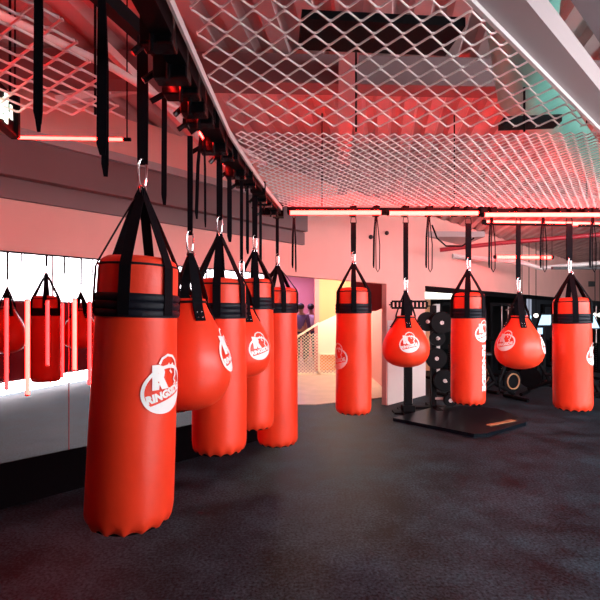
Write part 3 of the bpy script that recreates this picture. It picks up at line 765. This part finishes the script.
# ------------------------------------------------------------------ balloon shaped bags
def balloon_bag(px, d, yapex, ytop, ybot, rad, label, phase, emblem=None, emblem2=None, seed=0):
    t = thing('teardrop_bag', (X(px, d), d, Z(yapex, d)), label, 'punching bag', 'balloon shaped red bags')
    zt = -(ytop-yapex)/F*d; zb = -(ybot-yapex)/F*d; H = zt-zb
    vd = math.atan2(-d, -X(px, d))
    P0 = [(0.0, 0.001), (0.012, 0.32), (0.045, 0.56), (0.10, 0.76), (0.18, 0.905), (0.28, 0.985), (0.38, 1.0), (0.48, 0.97), (0.58, 0.90), (0.70, 0.77), (0.82, 0.60), (0.92, 0.46), (0.97, 0.40), (1.0, 0.37)]
    def rof(z):
        f = (z-zb)/H; f = min(max(f, 0), 1)
        for (a, ra), (b_, rb) in zip(P0, P0[1:]):
            if f <= b_: 
                u = (f-a)/(b_-a); return rad*(ra+(rb-ra)*u)
        return rad*P0[-1][1]
    def fn(r, z, a):
        return r*(1-0.012*abs(math.cos(2*(a-vd-0.5)))**12), z
    prof = [(rad*r, zb+f*H) for f, r in P0]
    # refine
    pr = []
    for (r0, z0), (r1, z1) in zip(prof, prof[1:]):
        pr += [(r0, z0), ((r0+r1)/2*1.004, (z0+z1)/2)]
    pr.append(prof[-1])
    bm = bmesh.new(); lathe(bm, pr, 72, fn)
    o = link('body', bm, 'vinyl', t, True)
    for p in o.data.polygons: p.use_smooth = True
    bm = bmesh.new(); lathe(bm, [(rad*0.36, zt-0.01), (rad*0.375, zt+0.005), (rad*0.36, zt+0.02), (rad*0.30, zt+0.022), (0.001, zt+0.022)], 32); link('top_cap', bm, 'vinyl_top', t, True)
    bm = bmesh.new(); tube(bm, [(rad*0.375*math.cos(a), rad*0.375*math.sin(a), zt+0.005) for a in [2*PI*k/40 for k in range(40)]], 0.006, 8, closed=True); link('piping', bm, 'band', t, True)
    for k in range(4):
        a = vd+phase+PI/2*k; c, s = math.cos(a), math.sin(a); tan = (-s, c, 0)
        pts = []
        for dz in (-0.085, -0.06, -0.03, 0.0):
            z = zt+dz; r = rof(z)+0.007; pts.append((r*c, r*s, z))
        r1 = rad*0.385
        pts += [(r1*c+0.004*c, r1*s+0.004*s, zt+0.025), (r1*0.62*c, r1*0.62*s, (zt+0.02)*0.5), (0.018*c, 0.018*s, -0.04), (0.006*c, 0.006*s, -0.006)]
        bm = bmesh.new(); ribbon(bm, pts, [tan]*8, [0.05, 0.05, 0.05, 0.05, 0.05, 0.046, 0.036, 0.02], 0.005); st = link('strap', bm, 'web', t)
        bm = bmesh.new()
        for du in (-0.011, 0.011):
            for z in (zt-0.07, zt-0.045):
                r = rof(z)+0.0115
                p = Vector((r*c - s*du, r*s + c*du, z)); bmesh.ops.create_uvsphere(bm, u_segments=8, v_segments=5, radius=0.0038, matrix=Matrix.Translation(p))
        r = link('rivets', bm, 'steel', st, True)
    bm = bmesh.new(); tube(bm, [(0.018*math.cos(a), 0, -0.012+0.018*math.sin(a)) for a in [2*PI*k/14 for k in range(14)]], 0.004, 8, closed=True); link('apex_ring', bm, 'steel', t, True)
    for em in (emblem, emblem2):
        if not em: continue
        ang, ey, sz = em; zc = -(ey-yapex)/F*(d-rad*0.8); a0 = vd+ang
        def mf(u, v, o):
            z = zc + v*sz*0.97; r_ = rof(z)*1.006+0.004+o; return (r_*math.cos(a0+u*sz/r_), r_*math.sin(a0+u*sz/r_), z)
        decal(EMB, mf, 'emblem', t)
    return t
balloon_bag(190.5, 2.13, 252, 303, 409, 0.200, 'balloon shaped red bag right behind the nearest punching bag', 0.40, (1.33, 357, 0.22))
balloon_bag(241.5, 2.92, 276, 309, 377.5, 0.203, 'balloon shaped red bag between the second and third left punching bags', 0.42, (0.66, 348, 0.185))
balloon_bag(405.5, 3.95, 290, 318, 367, 0.213, 'balloon shaped red bag in front of the white pillar', 0.22, (0.17, 343, 0.185))
balloon_bag(519, 3.96, 291.5, 318, 369, 0.209, 'balloon shaped red bag with emblem at left, before the dark gym area', 0.30, (-0.62, 342, 0.19), (1.48, 345, 0.19))

hanging_strap(142.5, 1.714, 36, 164, 188, 0.043, 'wide black strap and steel clip above the nearest bag', 0.1)
hanging_strap(190, 2.13, 136, 235, 252, 0.026, 'black strap and clip holding the near balloon shaped bag')
hanging_strap(219.5, 2.55, 158, 220, 234, 0.036, 'black strap and clip holding the second bag of the left row')
hanging_strap(241.5, 2.92, 166, 263, 276.5, 0.022, 'long thin black strap and clip holding the small balloon bag in the left row')
hanging_strap(254.8, 3.30, 185, 238, 250, 0.042, 'black strap and clip holding the third tall bag of the left row')
hanging_strap(277.3, 4.02, 213, 256, 265, 0.030, 'black strap and clip at the far corner of the left row', 0, True)
hanging_strap(353.5, 3.97, 217, 254, 263, 0.050, 'black strap and clip of the bag before the open doorway', 0, True)
hanging_strap(405.8, 3.97, 217, 280, 291, 0.046, 'black strap and clip of the balloon bag before the white pillar', 0, True)
hanging_strap(468.5, 3.99, 218, 260, 270, 0.054, 'black strap and clip of the lettered bag in the far row', 0, True)
hanging_strap(518.5, 3.97, 218, 280, 292, 0.042, 'black strap and clip of the balloon bag before the dark gym', 0, True)
hanging_strap(569.5, 3.97, 218, 260.5, 273, 0.056, 'black strap and clip of the rightmost bag', 0, True)

# ------------------------------------------------------------------ loose straps
def loose_strap(px, d, ytop, tails, label, wide=0.03, loop=False, grp='loose straps on the rails'):
    zt = Z(ytop, d)
    t = thing('loose_strap', (X(px, d), d, zt), label, 'strap', grp)
    for i, (dx, yb, w_) in enumerate(tails):
        zb = Z(yb, d)-zt; x_ = dx/F*d
        bm = bmesh.new()
        if loop and i == len(tails)-1:
            h = w_*0.9
            tube(bm, [(x_*0.3, 0, 0), (x_-h, 0.0, zb*0.5), (x_-h*0.9, 0, zb*0.94), (x_, 0, zb), (x_+h*0.9, 0, zb*0.94), (x_+h, 0.0, zb*0.5), (x_*0.3+0.004, 0, 0)], 0.0045, 6)
        else:
            yo = 0.006*i
            pts = [(x_*0.25, yo, 0), (x_*0.8, yo+0.004, zb*0.4), (x_, yo, zb*0.93), (x_+w_*0.1, yo, zb)]
            ribbon(bm, pts, [(1, 0.15, 0)]*4, [w_*0.8, w_, w_, w_*0.55], 0.004)
        link('tail', bm, 'web', t)
    bm = bmesh.new(); tube(bm, [(-0.012, 0, 0.002), (0.012, 0, 0.002), (0.006, 0, 0.035), (-0.006, 0, 0.035)], 0.004, 6, closed=True); link('hook', bm, 'black', t)
    return t
loose_strap(37.5, 1.3, -58, [(0.5, 124, 0.026), (-0.5, 131, 0.017)], 'short loose black strap hanging before the top left mesh')
loose_strap(102, 1.55, 0, [(-0.5, 155, 0.034), (2.3, 176, 0.025)], 'pair of wide loose black straps left of the nearest bag')
loose_strap(164.5, 1.9, 58, [(-0.5, 205, 0.023), (-2, 196, 0.012)], 'loose black strap just right of the nearest hanging strap')
loose_strap(203, 2.3, 128, [(-6.5, 219, 0.018), (2.0, 227, 0.012)], 'pair of thin tapering straps right of the near balloon bag')
loose_strap(229, 2.75, 158, [(0.5, 242, 0.030)], 'single loose strap between second and third bags of the left row')
loose_strap(247, 3.05, 178, [(0.5, 254, 0.022)], 'single loose strap just left of the third tall bag')
loose_strap(260.5, 3.45, 190, [(0, 264, 0.022)], 'single loose strap just right of the third tall bag')
loose_strap(294, 3.98, 218, [(-1.5, 268, 0.020), (1.8, 272, 0.015)], 'pair of loose straps at the corner where the red tube begins')
for px, lab in ((376, 'between the doorway bag and the pillar balloon bag'), (428.5, 'right of the pillar balloon bag'), (491.5, 'right of the lettered bag'), (543, 'left of the rightmost bag'), (592.5, 'at the right photo edge')):
    loose_strap(px, 3.98, 217, [(-2.4, 268, 0.018), (1.8, 272, 0.020)], 'loose black strap and loop hanging '+lab, loop=True, grp='loose straps on the far rail')

# ------------------------------------------------------------------ platform and bag stand at the pillar
def FL(px, py): 
    d = EYE*F/(py-HZ); return (X(px, d), d)
t = thing('floor_platform', (1.9, 5.6, 0), 'low flat black platform with a beige strip at its front corner', 'platform')
poly = [FL(393, 421), FL(474, 437.5), FL(487, 437), FL(526, 425.5), FL(527, 423), FL(497, 411), FL(440, 408)]
bm = bmesh.new(); lo = [bm.verts.new((a-1.9, b_-5.6, 0.0)) for a, b_ in poly]; hi = [bm.verts.new((a-1.9, b_-5.6, 0.045)) for a, b_ in poly]
bm.faces.new(hi); bm.faces.new(lo[::-1])
for i in range(7): bm.faces.new((lo[i], lo[(i+1)%7], hi[(i+1)%7], hi[i]))
link('deck', bm, mat('platform_rubber', (0.003, 0.006, 0.010), 0.3, spec=0.16), t)
a = FL(490, 431.5); b_ = FL(516, 426)
bm = bmesh.new(); bar(bm, (a[0]-1.9+0.03, a[1]-5.6+0.12, 0.047), (b_[0]-1.9+0.03, b_[1]-5.6+0.12, 0.047), 0.07, 0.006); link('strip', bm, 'tan', t)
DS = 6.45
t = thing('bag_stand', (X(408, DS), DS, 0), 'black upright stand with punched crossbar in front of the white pillar', 'stand')
bm = bmesh.new(); box(bm, -0.055, 0.055, -0.04, 0.04, 0, Z(300, DS)); link('post', bm, 'black', t)
bm = bmesh.new()
x0, x1, z0, z1 = X(391, DS)-X(408, DS), X(426, DS)-X(408, DS), Z(309, DS), Z(300.5, DS)
box(bm, x0, x1, -0.05, -0.04, z0, z0+0.03); box(bm, x0, x1, -0.05, -0.04, z1-0.03, z1)
n = 9
for i in range(n+1): 
    xx = x0+(x1-x0)*i/n; box(bm, xx-0.017, xx+0.017, -0.051, -0.039, z0+0.02, z1-0.02)
tube(bm, [(x0-0.04, -0.045, (z0+z1)/2), (x0, -0.045, (z0+z1)/2)], 0.01, 8); tube(bm, [(x1, -0.045, (z0+z1)/2-0.02), (x1+0.04, -0.045, (z0+z1)/2-0.02)], 0.01, 8)
link('crossbar', bm, 'black', t)
bm = bmesh.new(); box(bm, -0.22, 0.34, -0.1, 0.1, 0, 0.03); box(bm, -0.1, 0.1, -0.28, 0.28, 0, 0.03); box(bm, -0.09, 0.09, -0.07, 0.07, 0.03, 0.12, None, 0.01); link('foot', bm, 'black', t)
bm = bmesh.new(); box(bm, 0.056, 0.062, -0.03, 0.03, 0.15, 0.6); 
for i in range(12): box(bm, 0.062, 0.066, -0.012, 0.012, 0.17+i*0.035, 0.185+i*0.035)
link('scale_plate', bm, 'pale', t)

# ------------------------------------------------------------------ weight tree with plates
DT = 6.7
t = thing('weight_tree', (X(434, DT), DT, 0), 'black weight storage tree right of the white pillar', 'weight tree')
bm = bmesh.new(); box(bm, -0.04, 0.04, 0, 0.08, 0, 1.62); link('post', bm, 'black', t)
bm = bmesh.new(); box(bm, -0.3, 0.3, -0.05, 0.05, 0, 0.05); box(bm, -0.05, 0.05, -0.3, 0.3, 0, 0.05); link('foot', bm, 'black', t)
PL = ((426, 321.5, 0.15, 'black weight plate at the top left of the tree'), (438.5, 322.5, 0.17, 'black weight plate at the top right of the tree'),
      (436, 338, 0.12, 'small black weight plate under the top pair'), (433.5, 357.5, 0.16, 'black weight plate halfway up the tree'), (443, 380, 0.17, 'black weight plate low on the tree'), (447, 398.5, 0.10, 'small black weight plate nearest the floor on the tree'))
for ip, (px, py, r, lab) in enumerate(PL):
    x_ = X(px, DT)-t.location.x; z_ = Z(py, DT)
    bm = bmesh.new(); bar(bm, (0, 0.02, z_), (x_, -0.03, z_), 0.03, 0.03); tube(bm, [(x_, 0.0, z_), (x_, -0.16, z_)], 0.016, 8); link('peg', bm, 'pale', t)
    q_ = thing('weight_plate', (X(px, DT), DT-0.06-(0.075 if ip % 2 else 0), z_), lab, 'weight plate', 'weight plates on the tree')
    bm = bmesh.new()
    prf = [(0.018, -0.03), (0.04, -0.03), (0.045, -0.018), (r*0.8, -0.018), (r*0.84, -0.03), (r*0.97, -0.03), (r, -0.022), (r, 0.022), (r*0.97, 0.03), (0.018, 0.03), (0.018, -0.03)]
    lathe(bm, prf, 32); bm.transform(Matrix.Rotation(PI/2, 4, 'X')); link('disc', bm, 'black', q_, True)
    bm = bmesh.new(); lathe(bm, [(0.017, -0.034), (0.030, -0.034), (0.030, 0.034), (0.017, 0.034)], 16); bm.transform(Matrix.Rotation(PI/2, 4, 'X')); link('hub', bm, 'pale', q_, True)
# white box column, and a glowing panel standing for a lit white patch, in the gym opening
DW = 9.3
bm = bmesh.new(); box(bm, X(434, DW), X(440, DW), DW, DW+0.12, 0, Z(304, DW)); tag(link('white_post', bm, 'pale'), 'slim white post behind the weight tree', 'post')
t = thing('glow_panel', (X(439, DW), DW+0.3, Z(298, DW)), 'white glowing panel, standing for a lit patch, under the dark header beside the pillar', 'light')
bm = bmesh.new(); box(bm, -0.45, 0.5, 0, 0.04, -0.0, 0.25); link('diffuser', bm, 'whitelight', t)  # glowing face of the stand-in panel
bm = bmesh.new(); box(bm, -0.47, 0.52, 0.04, 0.08, -0.02, 0.3); link('frame', bm, 'pale', t)  # rim of the stand-in panel

# ------------------------------------------------------------------ exercise bikes and screens in the dark gym
def bike(loc, rz, label):
    t = thing('exercise_bike', loc, label, 'exercise bike', 'exercise bikes in the dark gym', rz)
    bm = bmesh.new()
    tube(bm, [(-0.5,0,0.06),(0.0,0,0.32),(0.45,0,0.10)], 0.035, 8); tube(bm, [(0.05,0,0.3),(-0.22,0,0.78)], 0.03, 8); tube(bm, [(0.1,0,0.28),(0.45,0,0.95)], 0.03, 8)
    link('frame', bm, 'black', t)
    for x in (-0.5, 0.5):
        bm = bmesh.new(); tube(bm, [(x,-0.26,0.03),(x,0.26,0.03)], 0.03, 8); link('foot', bm, 'black', t)
    bm = bmesh.new(); lathe(bm, [(0.001,-0.02),(0.19,-0.02),(0.19,0.02),(0.001,0.02)], 28); bm.transform(Matrix.Translation((0.42,0,0.32)) @ Matrix.Rotation(PI/2, 4, 'X')); fw = link('flywheel', bm, 'black', t)
    bm = bmesh.new(); tube(bm, [(0.42+0.13*math.cos(a), -0.03, 0.32+0.13*math.sin(a)) for a in [2*PI*k/24 for k in range(24)]], 0.013, 6, closed=True); link('ring', bm, 'tan', fw)
    bm = bmesh.new(); box(bm, -0.36, -0.10, -0.09, 0.09, 0.78, 0.84, None, 0.02); link('saddle', bm, 'blackgloss', t)
    bm = bmesh.new(); tube(bm, [(0.32,-0.2,1.06),(0.45,-0.2,1.0),(0.48,0,0.97),(0.45,0.2,1.0),(0.32,0.2,1.06)], 0.018, 8); link('handlebar', bm, 'black', t)
    bm = bmesh.new(); tube(bm, [(0.08,-0.14,0.18),(0.08,-0.06,0.18),(0.08,-0.05,0.45),(0.08,0.05,0.45),(0.08,0.06,0.42),(0.08,0.14,0.42)], 0.012, 6); box(bm, 0.03,0.13,-0.2,-0.12,0.16,0.19); box(bm, 0.03,0.13,0.12,0.2,0.4,0.43); link('pedals', bm, 'black', t)
    return t
b0 = bike((X(493, 7.3), 7.3, 0), 0.35, 'black exercise bike with tan ring, below the balloon bag at right')
dup(b0, (X(474, 7.6), 7.9, 0), 0.5, 'black exercise bike half hidden behind the lettered bag')
dup(b0, (X(556, 7.6), 7.6, 0), 2.4, 'black exercise bike left of the rightmost bag')
dup(b0, (X(607, 6.6), 6.6, 0), 2.7, 'black exercise bike at the right photo edge')
def trainer(loc, rz, label, w_=1.0, h=1.95):
    t = thing('weight_machine', loc, label, 'weight machine', 'weight machines in the dark gym', rz)
    for x in (-w_/2, w_/2):
        bm = bmesh.new(); box(bm, x-0.04, x+0.04, -0.04, 0.04, 0, h); link('upright', bm, 'black', t)
        bm = bmesh.new(); box(bm, x-0.05, x+0.05, -0.45, 0.45, 0, 0.06); link('foot', bm, 'black', t)
    bm = bmesh.new(); box(bm, -w_/2, w_/2, -0.04, 0.04, h-0.08, h); link('crossbar', bm, 'black', t)
    bm = bmesh.new()
    for i in range(14): box(bm, -0.16, 0.16, -0.07, 0.07, 0.1+i*0.05, 0.143+i*0.05)
    link('weight_stack', bm, 'blackgloss', t)
    bm = bmesh.new(); tube(bm, [(-0.12,0,0.1),(-0.12,0,h-0.05)], 0.012, 6); tube(bm, [(0.12,0,0.1),(0.12,0,h-0.05)], 0.012, 6); link('guide_rod', bm, 'pale', t)
    bm = bmesh.new(); box(bm, -0.2, 0.2, -0.65, -0.2, 0.42, 0.50, None, 0.02); box(bm, -0.04, 0.04, -0.5, -0.4, 0, 0.42); box(bm, -0.04, 0.04, -0.45, 0.0, 0.1, 0.16); link('seat', bm, 'blackgloss', t)
    bm = bmesh.new(); tube(bm, [(-0.4,-0.3,1.55),(-0.25,-0.3,1.62),(0.25,-0.3,1.62),(0.4,-0.3,1.55)], 0.015, 8); tube(bm, [(0,-0.3,1.62),(0,-0.1,h-0.04)], 0.006, 5); link('pull_bar', bm, 'steel', t)
    return t
m0 = trainer((X(505, 10.6), 10.6, 0), 0.5, 'black cable machine behind the balloon bag at right', 1.1, 1.75)
dup(m0, (X(455, 9.9), 9.9, 0), 0.6, 'black cable machine left of the lettered bag')
dup(m0, (X(556, 12.4), 12.4, 0), 0.4, 'black cable machine between balloon bag and rightmost bag')
dup(m0, (X(600, 10.2), 10.2, 0), 0.3, 'black cable machine at the right photo edge')
def screen(px, py, d, w_, h_, rz, tilt, label):
    t = thing('screen', (X(px, d), d, Z(py, d)), label, 'screen', None, rz)
    bm = bmesh.new(); box(bm, -w_/2-0.02, w_/2+0.02, 0, 0.04, -h_/2-0.02, h_/2+0.02, lambda v: Vector((v.x+v.z*tilt, v.y, v.z))); link('case', bm, 'black', t)
    bm = bmesh.new(); box(bm, -w_/2, w_/2, -0.004, 0, -h_/2, h_/2, lambda v: Vector((v.x+v.z*tilt, v.y, v.z))); link('display', bm, 'screen', t)
    bm = bmesh.new(); box(bm, -0.03, 0.03, 0.04, 0.08, -t.location.z+0.0, 0); box(bm, -0.2, 0.2, -0.15, 0.25, -t.location.z, -t.location.z+0.04); link('stand', bm, 'black', t)
screen(546, 320, 9.4, 0.30, 0.22, 0.2, 0.4, 'pale blue screen between the balloon bag and the rightmost bag')
screen(540, 331, 8.9, 0.11, 0.13, 0.1, 0.0, 'small pale screen just right of the balloon bag')
screen(592.5, 322, 7.8, 0.16, 0.22, 0.1, -0.5, 'slanted pale blue screen at the right photo edge')
# small lights deep in the gym
for i, (px, py, lab) in enumerate(((522, 316, 'leftmost of the little lights over the balloon bag'), (529, 317, 'second little light over the balloon bag'), (536, 315.5, 'third little light by the pale blue screen'), (595, 315, 'little light at the right edge, left of its pair'), (600, 315, 'little light at the right edge, right of its pair'))):
    d = 11.0
    t = thing('small_lamp', (X(px, d), d, Z(py, d)), 'white '+lab, 'light', 'small lamps deep in the gym')
    bm = bmesh.new(); bmesh.ops.create_uvsphere(bm, u_segments=12, v_segments=8, radius=0.055); link('bulb', bm, 'screen' if i < 2 else 'whitelight', t)
    bm = bmesh.new(); tube(bm, [(0,0,0.04),(0,0,3.30-t.location.z)], 0.008, 6); link('cord', bm, 'black', t)
